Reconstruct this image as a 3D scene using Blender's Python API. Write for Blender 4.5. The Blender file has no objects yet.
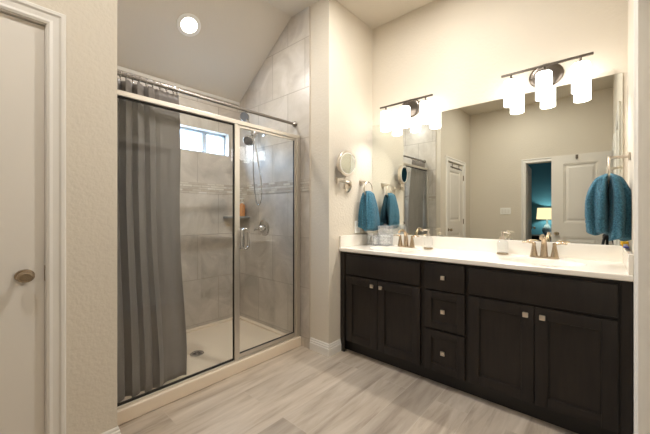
import bpy, bmesh, math, random
from math import pi, sin, cos, radians as R
from mathutils import Vector, Matrix
random.seed(7)
sc = bpy.context.scene
C = sc.collection

# ------------------------------------------------------------------ camera, sky, exposure
cd = bpy.data.cameras.new('viewpoint'); cam = bpy.data.objects.new('viewpoint', cd); C.objects.link(cam)
cam.location = (0, 0, 1.199); cam.rotation_euler = (pi/2, 0, 0.7282)
cd.sensor_width = 36; cd.lens = 311.15/650*36; cd.shift_y = -0.006; cd.clip_start = 0.02
sc.camera = cam
w = bpy.data.worlds.new('sky'); sc.world = w; w.use_nodes = True
ZENITH, HORIZON = 60.0, 5.0
SHADE_STRENGTH = 5.3
BULB_POWER = 7.0
CAN_POWER = 32.0
_N = w.node_tree.nodes; _L = w.node_tree.links              # clear sky: pale at the horizon, strong blue overhead
_tc = _N.new('ShaderNodeTexCoord'); _sp = _N.new('ShaderNodeSeparateXYZ'); _L.new(_tc.outputs['Generated'], _sp.inputs[0])
_mr = _N.new('ShaderNodeMapRange'); _mr.inputs['From Min'].default_value = 0.15; _mr.inputs['From Max'].default_value = 0.60
_mr.inputs['To Min'].default_value = HORIZON; _mr.inputs['To Max'].default_value = ZENITH; _mr.clamp = True
_cr = _N.new('ShaderNodeValToRGB'); _cr.color_ramp.elements[0].position = 0.15; _cr.color_ramp.elements[1].position = 0.6
_cr.color_ramp.elements[0].color = (0.62, 0.80, 1.0, 1); _cr.color_ramp.elements[1].color = (0.36, 0.60, 1.0, 1)
_L.new(_sp.outputs[2], _mr.inputs['Value']); _L.new(_sp.outputs[2], _cr.inputs['Fac'])
_L.new(_cr.outputs['Color'], _N['Background'].inputs[0]); _L.new(_mr.outputs[0], _N['Background'].inputs[1])
sc.view_settings.view_transform = 'Standard'; sc.view_settings.look = 'None'
sc.view_settings.exposure = 0.5; sc.view_settings.gamma = 1.0
sc.view_settings.use_curve_mapping = False
sc.cycles.max_bounces = 12; sc.cycles.diffuse_bounces = 6; sc.cycles.glossy_bounces = 6
sc.cycles.transparent_max_bounces = 24; sc.cycles.transmission_bounces = 8
sc.cycles.use_denoising = True
sc.cycles.sample_clamp_indirect = 6.0
sc.cycles.caustics_reflective = False; sc.cycles.caustics_refractive = False

# ------------------------------------------------------------------ room numbers (metres)
YV = 2.630      # vanity wall
XE = -1.711     # end wall beside the vanity
YP = 1.969      # shower-head wall plane
XD = -1.861     # wall with the closed door
YL = 0.483      # shower side wall
XB = -3.034     # shower back wall
XR = 0.114      # right wall
YO = -0.94      # wall opposite the vanity
ZC = 3.03
XS = -2.17      # where the ceiling starts to slope
ZB = 2.43       # top of shower back wall
YF = 2.096      # worktop front edge
CT = 0.90       # worktop height

# ------------------------------------------------------------------ helpers
def wpos(o):
    v = Vector((0, 0, 0))
    while o is not None:
        v += Vector(o.location); o = o.parent
    return v

def obj(name, bm, mat, parent=None, smooth=False, origin=None):
    """link a bmesh built in world coordinates as one mesh object"""
    if parent is not None:
        off = wpos(parent)
    elif origin is not None:
        off = Vector(origin)
    else:
        off = Vector((0, 0, 0))
    if parent is None and origin == 'base':
        pass
    bmesh.ops.translate(bm, verts=bm.verts, vec=-off)
    bmesh.ops.recalc_face_normals(bm, faces=bm.faces)
    me = bpy.data.meshes.new(name); bm.to_mesh(me); bm.free()
    if smooth:
        for p in me.polygons: p.use_smooth = True
        if smooth != 'all':
            me.set_sharp_from_angle(angle=R(38))
    me.materials.append(mat)
    o = bpy.data.objects.new(name, me); C.objects.link(o)
    if parent is not None: o.parent = parent
    else: o.location = off
    return o

def tag(o, label, cat, group=None):
    o['label'] = label; o['category'] = cat
    if group: o['group'] = group
    return o

def thing(name, label, cat, loc, group=None):
    o = bpy.data.objects.new(name, None); C.objects.link(o)
    o.location = loc; o.empty_display_size = 0.05
    return tag(o, label, cat, group)

def struct(name, bm, mat, parent=None, smooth=False):
    o = obj(name, bm, mat, parent, smooth)
    if parent is None: o['kind'] = 'structure'
    return o

def copy_tree(o, parent=None):
    c = o.copy(); C.objects.link(c)
    if parent is not None: c.parent = parent
    for ch in [x for x in C.objects if x.parent == o]:
        copy_tree(ch, c)
    return c

def B(): return bmesh.new()

def box(bm, x0, x1, y0, y1, z0, z1, bev=0.0, seg=2):
    t = B()
    bmesh.ops.create_cube(t, size=1)
    for v in t.verts:
        v.co = Vector(((x0+x1)/2 + v.co.x*(x1-x0), (y0+y1)/2 + v.co.y*(y1-y0), (z0+z1)/2 + v.co.z*(z1-z0)))
    if bev > 0:
        bmesh.ops.bevel(t, geom=t.edges[:], offset=bev, segments=seg, affect='EDGES', profile=0.5)
    merge(bm, t); return bm

def merge(bm, t, M=None):
    if M is not None: bmesh.ops.transform(t, matrix=M, verts=t.verts)
    m = bpy.data.meshes.new('_t'); t.to_mesh(m); t.free()
    bm.from_mesh(m); bpy.data.meshes.remove(m)

def lathe(bm, prof, center=(0, 0, 0), n=32, M=None, cap=True, sx=1.0, sy=1.0, ripple=None):
    """profile [(r,z)...] revolved round z, at center; optional matrix applied before moving"""
    t = B(); rings = []
    for r, z in prof:
        ring = []
        for k in range(n):
            a = 2*pi*k/n
            rr = r*(ripple(a) if ripple else 1)
            ring.append(t.verts.new((rr*cos(a)*sx, rr*sin(a)*sy, z)))
        rings.append(ring)
    for a, b in zip(rings[:-1], rings[1:]):
        for k in range(n):
            t.faces.new((a[k], a[(k+1) % n], b[(k+1) % n], b[k]))
    if cap:
        t.faces.new(rings[0][::-1]); t.faces.new(rings[-1])
    MM = Matrix.Translation(center)
    if M is not None: MM = MM @ M
    merge(bm, t, MM); return bm

def tube(bm, pts, r, n=12, closed=False, cap=True):
    """round tube along points; r a number or a list"""
    pts = [Vector(p) for p in pts]; N = len(pts)
    rs = r if isinstance(r, (list, tuple)) else [r]*N
    t = B(); rings = []
    up = None
    for i, p in enumerate(pts):
        if closed: d = pts[(i+1) % N] - pts[i-1]
        else: d = pts[min(i+1, N-1)] - pts[max(i-1, 0)]
        d.normalize()
        if up is None:
            up = Vector((0, 0, 1)) if abs(d.z) < 0.9 else Vector((1, 0, 0))
        a = d.cross(up); a.normalize(); b = a.cross(d); b.normalize(); up = b
        rings.append([t.verts.new(p + (a*cos(2*pi*k/n) + b*sin(2*pi*k/n))*rs[i]) for k in range(n)])
    pairs = list(zip(rings[:-1], rings[1:]))
    if closed: pairs.append((rings[-1], rings[0]))
    for A, Bq in pairs:
        for k in range(n):
            t.faces.new((A[k], A[(k+1) % n], Bq[(k+1) % n], Bq[k]))
    if cap and not closed:
        t.faces.new(rings[0][::-1]); t.faces.new(rings[-1])
    merge(bm, t); return bm

def smoothpath(pts, k=8):
    """Catmull-Rom through points"""
    P = [Vector(p) for p in pts]; out = []
    for i in range(len(P)-1):
        p0 = P[max(i-1, 0)]; p1 = P[i]; p2 = P[i+1]; p3 = P[min(i+2, len(P)-1)]
        for j in range(k):
            t = j/k
            out.append(0.5*((2*p1) + (-p0+p2)*t + (2*p0-5*p1+4*p2-p3)*t*t + (-p0+3*p1-3*p2+p3)*t**3))
    out.append(P[-1]); return out

def RX(a): return Matrix.Rotation(a, 4, 'X')
def RY(a): return Matrix.Rotation(a, 4, 'Y')
def RZ(a): return Matrix.Rotation(a, 4, 'Z')

# ------------------------------------------------------------------ materials
def srgb(r, g, b):
    f = lambda c: (c/255/12.92) if c/255 <= 0.04045 else ((c/255+0.055)/1.055)**2.4
    return (f(r), f(g), f(b), 1)

def nm(name):
    m = bpy.data.materials.new(name); m.use_nodes = True
    nt = m.node_tree; return m, nt, nt.nodes, nt.links, nt.nodes['Principled BSDF']

def mat(name, col, rough=0.5, metal=0.0, bump=None, vary=None, sheen=0.0, coat=0.0):
    m, nt, N, L, P = nm(name)
    P.inputs['Base Color'].default_value = col
    P.inputs['Roughness'].default_value = rough; P.inputs['Metallic'].default_value = metal
    if sheen: P.inputs['Sheen Weight'].default_value = sheen
    if coat: P.inputs['Coat Weight'].default_value = coat
    tc = N.new('ShaderNodeTexCoord')
    if bump:
        n = N.new('ShaderNodeTexNoise'); n.inputs['Scale'].default_value = bump[0]; n.inputs['Detail'].default_value = 3
        L.new(tc.outputs['Object'], n.inputs['Vector'])
        b = N.new('ShaderNodeBump'); b.inputs['Strength'].default_value = bump[1]; b.inputs['Distance'].default_value = bump[2]
        L.new(n.outputs['Fac'], b.inputs['Height']); L.new(b.outputs['Normal'], P.inputs['Normal'])
    if vary:
        n = N.new('ShaderNodeTexNoise'); n.inputs['Scale'].default_value = vary[0]; n.inputs['Detail'].default_value = 5
        mp = N.new('ShaderNodeMapping'); mp.inputs['Scale'].default_value = vary[3] if len(vary) > 3 else (1, 1, 1)
        L.new(tc.outputs['Object'], mp.inputs['Vector']); L.new(mp.outputs['Vector'], n.inputs['Vector'])
        r = N.new('ShaderNodeValToRGB'); r.color_ramp.elements[0].color = vary[1]; r.color_ramp.elements[1].color = vary[2]
        r.color_ramp.elements[0].position = 0.3; r.color_ramp.elements[1].position = 0.7
        L.new(n.outputs['Fac'], r.inputs['Fac']); L.new(r.outputs['Color'], P.inputs['Base Color'])
    return m

M_wall = mat('wall_paint', srgb(212, 203, 187), 0.75, bump=(55, 0.45, 0.0055))
M_ceil = mat('ceiling_paint', srgb(214, 206, 192), 0.8, bump=(60, 0.2, 0.005))
M_trim = mat('white_trim_paint', srgb(226, 222, 214), 0.4)
M_door = mat('door_paint', srgb(222, 216, 206), 0.45)
M_nickel = mat('brushed_nickel', srgb(222, 212, 198), 0.28, 1.0, bump=(180, 0.05, 0.001))
M_faucet = mat('warm_brushed_nickel', srgb(200, 180, 154), 0.26, 1.0)
M_bronze = mat('aged_nickel', srgb(172, 154, 130), 0.26, 1.0)
M_chrome = mat('chrome', srgb(205, 203, 200), 0.12, 1.0)
M_frame = mat('satin_nickel_frame', srgb(222, 216, 206), 0.38, 1.0)
M_gunmetal = mat('dark_nickel', srgb(104, 96, 88), 0.35, 1.0)
M_rod = mat('brushed_steel_rod', srgb(140, 134, 127), 0.38, 1.0)
M_gasket = mat('black_gasket', srgb(30, 26, 22), 0.5)
M_wood = mat('espresso_wood', srgb(34, 28, 25), 0.36, vary=(7, srgb(27, 22, 20), srgb(38, 32, 28), (6, 6, 0.6)))
M_wood.node_tree.nodes['Principled BSDF'].inputs['Specular IOR Level'].default_value = 0.35
M_kick = mat('dark_toe_kick', srgb(26, 22, 20), 0.5)
M_top = mat('white_cultured_marble', srgb(236, 230, 220), 0.16, coat=0.3, vary=(3, srgb(232, 226, 215), srgb(240, 235, 226)))
M_pan = mat('almond_acrylic', srgb(226, 210, 188), 0.3)
M_edge = mat('tile_edge_strip', srgb(186, 174, 158), 0.4)
M_towel = mat('teal_terry', srgb(46, 104, 128), 0.95, bump=(200, 1.0, 0.012), sheen=0.1, vary=(110, srgb(26, 80, 104), srgb(70, 130, 152)))
M_curtain = mat('grey_curtain_fabric', srgb(146, 138, 131), 0.42, bump=(500, 0.1, 0.001), sheen=0.2)
def add_translucent(m, fac, col):
    nt = m.node_tree; N = nt.nodes; L = nt.links
    t = N.new('ShaderNodeBsdfTranslucent'); t.inputs[0].default_value = col
    mx = N.new('ShaderNodeMixShader'); mx.inputs[0].default_value = fac
    L.new(N['Principled BSDF'].outputs[0], mx.inputs[1]); L.new(t.outputs[0], mx.inputs[2])
    L.new(mx.outputs[0], N['Material Output'].inputs[0])
add_translucent(M_curtain, 0.3, srgb(150, 146, 142))
M_mirror = mat('silver_mirror', (0.86, 0.88, 0.83, 1), 0.0, 1.0)
M_white = mat('white_plastic', srgb(238, 236, 230), 0.35)
M_orange = mat('orange_lotion_bottle', srgb(214, 148, 92), 0.3)
M_yellow = mat('yellow_card', srgb(240, 190, 30), 0.5)
M_blue = mat('blue_card', srgb(90, 96, 170), 0.5)
M_black = mat('black_plastic', srgb(22, 22, 24), 0.4)
M_teal = mat('teal_wall_paint', srgb(36, 96, 122), 0.8, bump=(40, 0.3, 0.004))
M_darkwood = mat('dark_bedroom_wood', srgb(36, 28, 24), 0.4)
M_cotton = mat('white_cotton', srgb(245, 243, 240), 0.95, bump=(200, 0.6, 0.004))
M_carpet = mat('bedroom_carpet', srgb(170, 156, 138), 0.95, bump=(300, 0.6, 0.005))
M_bedblue = mat('blue_bedding', srgb(52, 92, 150), 0.9)
M_pillow = mat('pale_blue_pillow', srgb(150, 190, 215), 0.9)
M_lampbase = mat('pale_blue_ceramic', srgb(150, 186, 208), 0.2)

def emit(name, col, s):
    m = bpy.data.materials.new(name); m.use_nodes = True
    nt = m.node_tree; nt.nodes.clear()
    e = nt.nodes.new('ShaderNodeEmission'); o = nt.nodes.new('ShaderNodeOutputMaterial')
    e.inputs[0].default_value = col; e.inputs[1].default_value = s
    nt.links.new(e.outputs[0], o.inputs[0]); return m
M_shade = emit('lit_frosted_glass', (1.0, 0.96, 0.90, 1), SHADE_STRENGTH)
M_can = emit('lit_downlight_lens', (1.0, 0.93, 0.82, 1), 8.0)
M_lampshade = emit('lit_lamp_shade', (1.0, 0.78, 0.45, 1), 1.1)

def clear(name, tint=(1, 1, 1, 1), ior=1.5, rough=0.0, haze=0.0):
    """thin clear sheet: Fresnel mix of see-through and mirror reflection"""
    m = bpy.data.materials.new(name); m.use_nodes = True
    nt = m.node_tree; N = nt.nodes; L = nt.links; N.clear()
    o = N.new('ShaderNodeOutputMaterial'); t = N.new('ShaderNodeBsdfTransparent'); g = N.new('ShaderNodeBsdfGlossy')
    f = N.new('ShaderNodeFresnel'); mx = N.new('ShaderNodeMixShader')
    t.inputs[0].default_value = tint; g.inputs['Roughness'].default_value = rough
    ge = N.new('ShaderNodeNewGeometry'); mr = N.new('ShaderNodeMapRange')   # same reflection from either side of the sheet
    mr.inputs['To Min'].default_value = ior; mr.inputs['To Max'].default_value = 1/ior
    L.new(ge.outputs['Backfacing'], mr.inputs['Value']); L.new(mr.outputs[0], f.inputs[0])
    L.new(f.outputs[0], mx.inputs[0]); L.new(t.outputs[0], mx.inputs[1]); L.new(g.outputs[0], mx.inputs[2])
    last = mx
    if haze > 0:
        d = N.new('ShaderNodeBsdfDiffuse'); d.inputs[0].default_value = (0.9, 0.9, 0.9, 1)
        m2 = N.new('ShaderNodeMixShader'); m2.inputs[0].default_value = haze
        L.new(mx.outputs[0], m2.inputs[1]); L.new(d.outputs[0], m2.inputs[2]); last = m2
    L.new(last.outputs[0], o.inputs[0]); return m
M_glass = clear('clear_shower_glass', (0.97, 0.98, 0.98, 1))
M_pane = clear('window_glass', (0.97, 0.99, 1, 1))
M_acrylic = clear('clear_acrylic', (0.96, 0.97, 0.98, 1), 1.35, 0.02, 0.16)
M_bottle = clear('clear_bottle_glass', (0.94, 0.95, 0.95, 1), 1.4, 0.02, 0.07)

def tile_mat(name, axis, tw, th, z0, cols, mort=0.004, off=0.5, u0=0.0, rough=0.35):
    """large wall tile laid by world position; axis = horizontal axis of the wall"""
    m, nt, N, L, P = nm(name)
    geo = N.new('ShaderNodeNewGeometry'); sp = N.new('ShaderNodeSeparateXYZ'); cb = N.new('ShaderNodeCombineXYZ')
    L.new(geo.outputs['Position'], sp.inputs[0])
    def add(sock, val):
        a = N.new('ShaderNodeMath'); a.operation = 'ADD'; a.inputs[1].default_value = val
        L.new(sock, a.inputs[0]); return a.outputs[0]
    L.new(add(sp.outputs[axis], -u0), cb.inputs[0]); L.new(add(sp.outputs[2], -z0), cb.inputs[1])
    br = N.new('ShaderNodeTexBrick'); br.inputs['Scale'].default_value = 1.0
    br.inputs['Brick Width'].default_value = tw; br.inputs['Row Height'].default_value = th
    br.inputs['Mortar Size'].default_value = mort; br.inputs['Mortar Smooth'].default_value = 0.2
    br.offset = off; br.inputs['Bias'].default_value = 0.0
    br.inputs['Color1'].default_value = (0.0, 0.0, 0.0, 1); br.inputs['Color2'].default_value = (1, 1, 1, 1)
    br.inputs['Mortar'].default_value = (0.5, 0.5, 0.5, 1)
    L.new(cb.outputs[0], br.inputs['Vector'])
    n = N.new('ShaderNodeTexNoise'); n.inputs['Scale'].default_value = 3.2; n.inputs['Detail'].default_value = 9; n.inputs['Roughness'].default_value = 0.62
    n.inputs['Distortion'].default_value = 0.8
    L.new(geo.outputs['Position'], n.inputs['Vector'])
    r = N.new('ShaderNodeValToRGB'); r.color_ramp.elements[0].position = 0.32; r.color_ramp.elements[1].position = 0.68
    r.color_ramp.elements[0].color = cols[0]; r.color_ramp.elements[1].color = cols[1]
    L.new(n.outputs['Fac'], r.inputs['Fac'])
    # each tile a touch lighter or darker
    hv = N.new('ShaderNodeMixRGB'); hv.blend_type = 'OVERLAY'; hv.inputs[0].default_value = 0.08
    L.new(r.outputs['Color'], hv.inputs[1]); L.new(br.outputs['Color'], hv.inputs[2])
    mx = N.new('ShaderNodeMixRGB'); L.new(br.outputs['Fac'], mx.inputs[0]); L.new(hv.outputs[0], mx.inputs[1])
    mx.inputs[2].default_value = cols[2]
    L.new(mx.outputs[0], P.inputs['Base Color']); P.inputs['Roughness'].default_value = rough
    inv = N.new('ShaderNodeMath'); inv.operation = 'SUBTRACT'; inv.inputs[0].default_value = 1.0
    L.new(br.outputs['Fac'], inv.inputs[1])
    b = N.new('ShaderNodeBump'); b.inputs['Strength'].default_value = 0.4; b.inputs['Distance'].default_value = 0.003
    L.new(inv.outputs[0], b.inputs['Height']); L.new(b.outputs['Normal'], P.inputs['Normal'])
    return m
TC = (srgb(178, 169, 157), srgb(212, 204, 193), srgb(172, 163, 150))
M_tileY = tile_mat('shower_tile_back', 1, 0.457, 0.447, 0.085, TC, u0=1.478)
M_tileX = tile_mat('shower_tile_side', 0, 0.457, 0.447, 0.085, TC, u0=-1.99)
MC = (srgb(178, 168, 154), srgb(212, 204, 192), srgb(176, 166, 152))
def mosaic(name, axis):
    m = tile_mat(name, axis, 0.095, 0.022, 1.395, MC, mort=0.0025, off=0.37)
    for n in m.node_tree.nodes:
        if n.type == 'MIX_RGB' and n.blend_type == 'OVERLAY': n.inputs[0].default_value = 0.3
        if n.type == 'BSDF_PRINCIPLED': n.inputs['Roughness'].default_value = 0.15
    return m
M_mosY = mosaic('mosaic_band_back', 1); M_mosX = mosaic('mosaic_band_side', 0)

def floor_mat():
    m, nt, N, L, P = nm('wood_look_plank_tile')
    geo = N.new('ShaderNodeNewGeometry'); sp = N.new('ShaderNodeSeparateXYZ'); cb = N.new('ShaderNodeCombineXYZ')
    L.new(geo.outputs['Position'], sp.inputs[0])
    L.new(sp.outputs[1], cb.inputs[0]); L.new(sp.outputs[0], cb.inputs[1])
    br = N.new('ShaderNodeTexBrick'); br.inputs['Scale'].default_value = 1.0; br.offset = 0.37; br.offset_frequency = 2
    br.inputs['Brick Width'].default_value = 1.2; br.inputs['Row Height'].default_value = 0.2
    br.inputs['Mortar Size'].default_value = 0.0014; br.inputs['Mortar Smooth'].default_value = 0.1
    br.inputs['Color1'].default_value = (0, 0, 0, 1); br.inputs['Color2'].default_value = (1, 1, 1, 1)
    L.new(cb.outputs[0], br.inputs['Vector'])
    # grain stretched along the plank, shifted from plank to plank
    sh = N.new('ShaderNodeVectorMath'); sh.operation = 'MULTIPLY_ADD'
    sh.inputs[1].default_value = (7.3, 3.1, 5.7); L.new(br.outputs['Color'], sh.inputs[0]); L.new(cb.outputs[0], sh.inputs[2])
    mp = N.new('ShaderNodeMapping'); mp.inputs['Scale'].default_value = (0.55, 4.6, 1)
    L.new(sh.outputs[0], mp.inputs['Vector'])
    n = N.new('ShaderNodeTexNoise'); n.inputs['Scale'].default_value = 3.0; n.inputs['Detail'].default_value = 8
    n.inputs['Roughness'].default_value = 0.62; n.inputs['Distortion'].default_value = 0.45
    L.new(mp.outputs[0], n.inputs['Vector'])
    r = N.new('ShaderNodeValToRGB'); e = r.color_ramp.elements
    e[0].position = 0.25; e[0].color = srgb(132, 118, 103); e[1].position = 0.75; e[1].color = srgb(196, 183, 167)
    k = r.color_ramp.elements.new(0.47); k.color = srgb(172, 158, 141)
    L.new(n.outputs['Fac'], r.inputs['Fac'])
    hv = N.new('ShaderNodeMixRGB'); hv.blend_type = 'OVERLAY'; hv.inputs[0].default_value = 0.16
    L.new(r.outputs['Color'], hv.inputs[1]); L.new(br.outputs['Color'], hv.inputs[2])
    mx = N.new('ShaderNodeMixRGB'); L.new(br.outputs['Fac'], mx.inputs[0]); L.new(hv.outputs[0], mx.inputs[1])
    mx.inputs[2].default_value = srgb(184, 171, 154)
    L.new(mx.outputs[0], P.inputs['Base Color']); P.inputs['Roughness'].default_value = 0.42
    return m
M_floor = floor_mat()

# ================================================================== STRUCTURE
struct('floor', box(B(), -3.2, 0.9, -1.06, 2.76, -0.1, 0), M_floor)
struct('floor_bedroom', box(B(), -2.6, 1.4, -4.4, -1.06, -0.1, -0.001), M_carpet)
bm = box(B(), XS, 0.9, -1.06, 2.76, ZC, ZC+0.12)
box(bm, -2.0, XS, -1.06, YL-0.12, ZC, ZC+0.12)
struct('ceiling', bm, M_ceil)
# sloped part over the shower
bm = B(); sl = (ZC-ZB)/(XS-XB)
vs = []
for y in (YL-0.12, 2.1):
    for x, z in ((XS, ZC), (XB-0.13, ZB-0.13*sl), (XB-0.13, ZB-0.13*sl+0.14), (XS, ZC+0.14)):
        vs.append(bm.verts.new((x, y, z)))
bm.faces.new(vs[0:4]); bm.faces.new(vs[4:8][::-1])
for k in range(4): bm.faces.new((vs[k], vs[4+k], vs[4+(k+1) % 4], vs[(k+1) % 4]))
struct('ceiling_slope', bm, M_ceil)
struct('wall_back', box(B(), XE-0.02, XR+0.12, YV, YV+0.12, 0, ZC), M_wall)
bm = box(B(), -3.154, XE, YP, YV+0.12, 0, ZC)
struct('wall_partition', bm, M_wall)
# wall with the closed door, then the shower's near side wall
DY0, DY1, DZ = -0.565, 0.205, 2.04
bm = box(B(), XD-0.12, XD, DY1+0.012, YL, 0, ZC)
box(bm, XD-0.12, XD, YO-0.12, DY0-0.012, 0, ZC)
box(bm, XD-0.12, XD, DY0-0.012, DY1+0.012, DZ+0.012, ZC)
struct('wall_left', bm, M_wall)
struct('wall_shower_side', box(B(), -3.154, XD-0.12, YL-0.12, YL, 0, ZC), M_wall)
WY0, WY1, WZ0, WZ1 = 0.92, 1.832, 1.81, 2.058
bm = B()
box(bm, XB-0.12, XB, YL-0.0, WY0, 0, ZB+0.05); box(bm, XB-0.12, XB, WY1, YP, 0, ZB+0.05)
box(bm, XB-0.12, XB, WY0, WY1, 0, WZ0); box(bm, XB-0.12, XB, WY0, WY1, WZ1, ZB+0.05)
struct('wall_shower_back', bm, M_tileY)
def slope_slab(y0, y1, x0, x1):
    """tiled face of a shower side wall, cut under the sloping ceiling"""
    bm = B(); P = [(x0, 0), (x1, 0), (x1, ZC)]
    if x1 > XS: P.append((XS, ZC))
    P.append((x0, ZB + (x0-XB)*sl))
    a = [bm.verts.new((x, y0, z)) for x, z in P]; b = [bm.verts.new((x, y1, z)) for x, z in P]
    bm.faces.new(a); bm.faces.new(b[::-1]); n = len(P)
    for k in range(n): bm.faces.new((a[k], b[k], b[(k+1) % n], a[(k+1) % n]))
    return bm
struct('wall_shower_tile_right', slope_slab(YP-0.008, YP, XB, -1.934), M_tileX)
struct('wall_shower_tile_left', slope_slab(YL, YL+0.008, XB, -1.934), M_tileX)
# bullnose strips ending the tile, and mosaic bands
struct('trim_1', box(B(), -1.936, -1.928, YP-0.0085, YP, 0, ZC, 0.002), M_edge)
struct('trim_2', box(B(), -1.936, -1.928, YL, YL+0.0085, 0, ZC, 0.002), M_edge)
struct('trim_3', box(B(), XB, XB+0.003, YL+0.008, YP-0.008, 1.395, 1.505), M_mosY)
struct('trim_4', box(B(), XB, -1.936, YP-0.011, YP-0.0075, 1.395, 1.505), M_mosX)
struct('trim_5', box(B(), XB, -1.936, YL+0.0075, YL+0.011, 1.395, 1.505), M_mosX)
struct('trim_6', box(B(), XB, XB+0.012, YL+0.008, YP-0.008, ZB-0.03, ZB+0.004, 0.004), M_trim)
# right wall with two doorways
RA0, RA1 = -0.43, 0.33       # doorway the photographer stands by
RB0, RB1 = 0.94, 1.70        # doorway nearer the vanity (closed)
bm = B()
for a, b in ((YO-0.12, RA0), (RA1, RB0), (RB1, YV)): box(bm, XR, XR+0.12, a, b, 0, ZC)
for a, b in ((RA0, RA1), (RB0, RB1)): box(bm, XR, XR+0.12, a, b, DZ+0.012, ZC)
struct('wall_right', bm, M_wall)
bm = box(B(), XR+0.12, 0.84, RA0-0.3, RA0-0.25, 0, ZC); box(bm, XR+0.12, 0.84, RA1+0.25, RA1+0.3, 0, ZC)
box(bm, 0.84, 0.9, RA0-0.3, RA1+0.3, 0, ZC)
struct('wall_closet', bm, M_wall)
# wall opposite the vanity with the bedroom doorway
OX0, OX1 = -0.965, -0.205
bm = B()
box(bm, XD-0.12, OX0, YO-0.12, YO, 0, ZC); box(bm, OX1, XR+0.12, YO-0.12, YO, 0, ZC); box(bm, OX0, OX1, YO-0.12, YO, DZ+0.012, ZC)
struct('wall_front', bm, M_wall)
# bedroom shell beyond it
bm = box(B(), -2.6, 1.4, -4.42, -4.3, 0, 2.75); box(bm, -2.7, -2.6, -4.42, -1.06, 0, 2.75); box(bm, 1.4, 1.5, -4.42, -1.06, 0, 2.75)
box(bm, -2.7, XD-0.12, -1.06, -1.0, 0, 2.75); box(bm, XR+0.12, 1.5, -1.06, -1.0, 0, 2.75)
struct('wall_bedroom', bm, M_teal)
struct('ceiling_bedroom', box(B(), -2.7, 1.5, -4.42, -1.06, 2.75, 2.85), M_ceil)

# baseboards: a stepped profile extruded along a straight run
PROF = [(0, 0), (0.015, 0), (0.015, 0.062), (0.011, 0.066), (0.011, 0.080), (0.007, 0.084), (0.007, 0.094), (0.004, 0.102), (0, 0.102)]
def run(bm, p, q, nrm, e0=0, e1=0):
    """profile from p to q on the floor, sticking out along nrm; e0/e1 = mitre signs"""
    p = Vector((*p, 0)); q = Vector((*q, 0)); n = Vector((*nrm, 0)); d = (q-p).normalized()
    a = [bm.verts.new(p + n*t - d*t*e0 + Vector((0, 0, z))) for t, z in PROF]
    b = [bm.verts.new(q + n*t + d*t*e1 + Vector((0, 0, z))) for t, z in PROF]
    k = len(PROF)
    for i in range(k): bm.faces.new((a[i], b[i], b[(i+1) % k], a[(i+1) % k]))
    bm.faces.new(a[::-1]); bm.faces.new(b)
bm = B(); run(bm, (-1.925, YP), (XE, YP), (0, -1), 0, 1); run(bm, (XE, YP), (XE, 2.12), (1, 0), 1, 0)
struct('baseboard_partition', bm, M_trim)
bm = B(); run(bm, (XD, 0.277), (XD, YL), (1, 0), 0, 1); run(bm, (-1.925, YL), (XD, YL), (0, 1), 0, 1)
run(bm, (XD, YO), (XD, DY0-0.072), (1, 0))
struct('baseboard_left', bm, M_trim)
bm = B(); run(bm, (XD, YO), (OX0-0.09, YO), (0, 1)); run(bm, (OX1+0.09, YO), (XR, YO), (0, 1))
struct('baseboard_front', bm, M_trim)
bm = B(); run(bm, (XR, RA1+0.09), (XR, RB0-0.09), (-1, 0)); run(bm, (XR, RB1+0.09), (XR, 2.10), (-1, 0))
struct('baseboard_right', bm, M_trim)

# door casings: moulded profile swept round three sides of an opening
def casing(axis, plane, out, a0, a1, top, wd=0.068, stop=False):
    """axis 'x' or 'y' = direction of the wall; plane = wall face; out = +1/-1 room side"""
    bm = B()
    prof = [(0.0, 0.011), (0.010, 0.016), (0.022, 0.012), (0.042, 0.014), (0.050, 0.020), (0.062, 0.020), (wd, 0.014)]
    prof = [(0.0, 0.0)] + prof + [(wd, 0.0)]
    def P(s, z, t):
        return (s, plane+out*t, z) if axis == 'x' else (plane+out*t, s, z)
    rows = []
    for wv, t in prof:
        rows.append([bm.verts.new(P(a0-wv, 0, t)), bm.verts.new(P(a0-wv, top+wv, t)), bm.verts.new(P(a1+wv, top+wv, t)), bm.verts.new(P(a1+wv, 0, t))])
    for i in range(len(rows)):
        r, s = rows[i], rows[(i+1) % len(rows)]
        for k in range(3): bm.faces.new((r[k], r[k+1], s[k+1], s[k]))
    bm.faces.new([r[0] for r in rows]); bm.faces.new([r[3] for r in rows][::-1])
    # jamb lining
    d0, d1 = (plane-out*0.12, plane+out*0.0)
    lo, hi = min(d0, d1), max(d0, d1)
    for s0, s1, z0, z1 in ((a0-0.012, a0+0.003, 0, top), (a1-0.003, a1+0.012, 0, top), (a0-0.012, a1+0.012, top-0.003, top+0.012)):
        if axis == 'x': box(bm, s0, s1, lo, hi, z0, z1)
        else: box(bm, lo, hi, s0, s1, z0, z1)
    if stop:
        lo, hi = sorted((plane-out*0.049, plane-out*0.062))
        for s0, s1, z0, z1 in ((a0-0.012, a0+0.014, 0, top), (a1-0.014, a1+0.012, 0, top), (a0, a1, top-0.014, top)):
            if axis == 'x': box(bm, s0, s1, lo, hi, z0, z1)
            else: box(bm, lo, hi, s0, s1, z0, z1)
    return bm
struct('trim_7', casing('y', XD, 1, DY0-0.004, DY1+0.004, DZ+0.004, stop=True), M_trim)
struct('trim_8', casing('y', XR, -1, RB0, RB1, DZ), M_trim)
struct('trim_9', casing('y', XR, -1, RA0, RA1, DZ), M_trim)
struct('trim_10', casing('x', YO, 1, OX0, OX1, DZ), M_trim)

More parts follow.
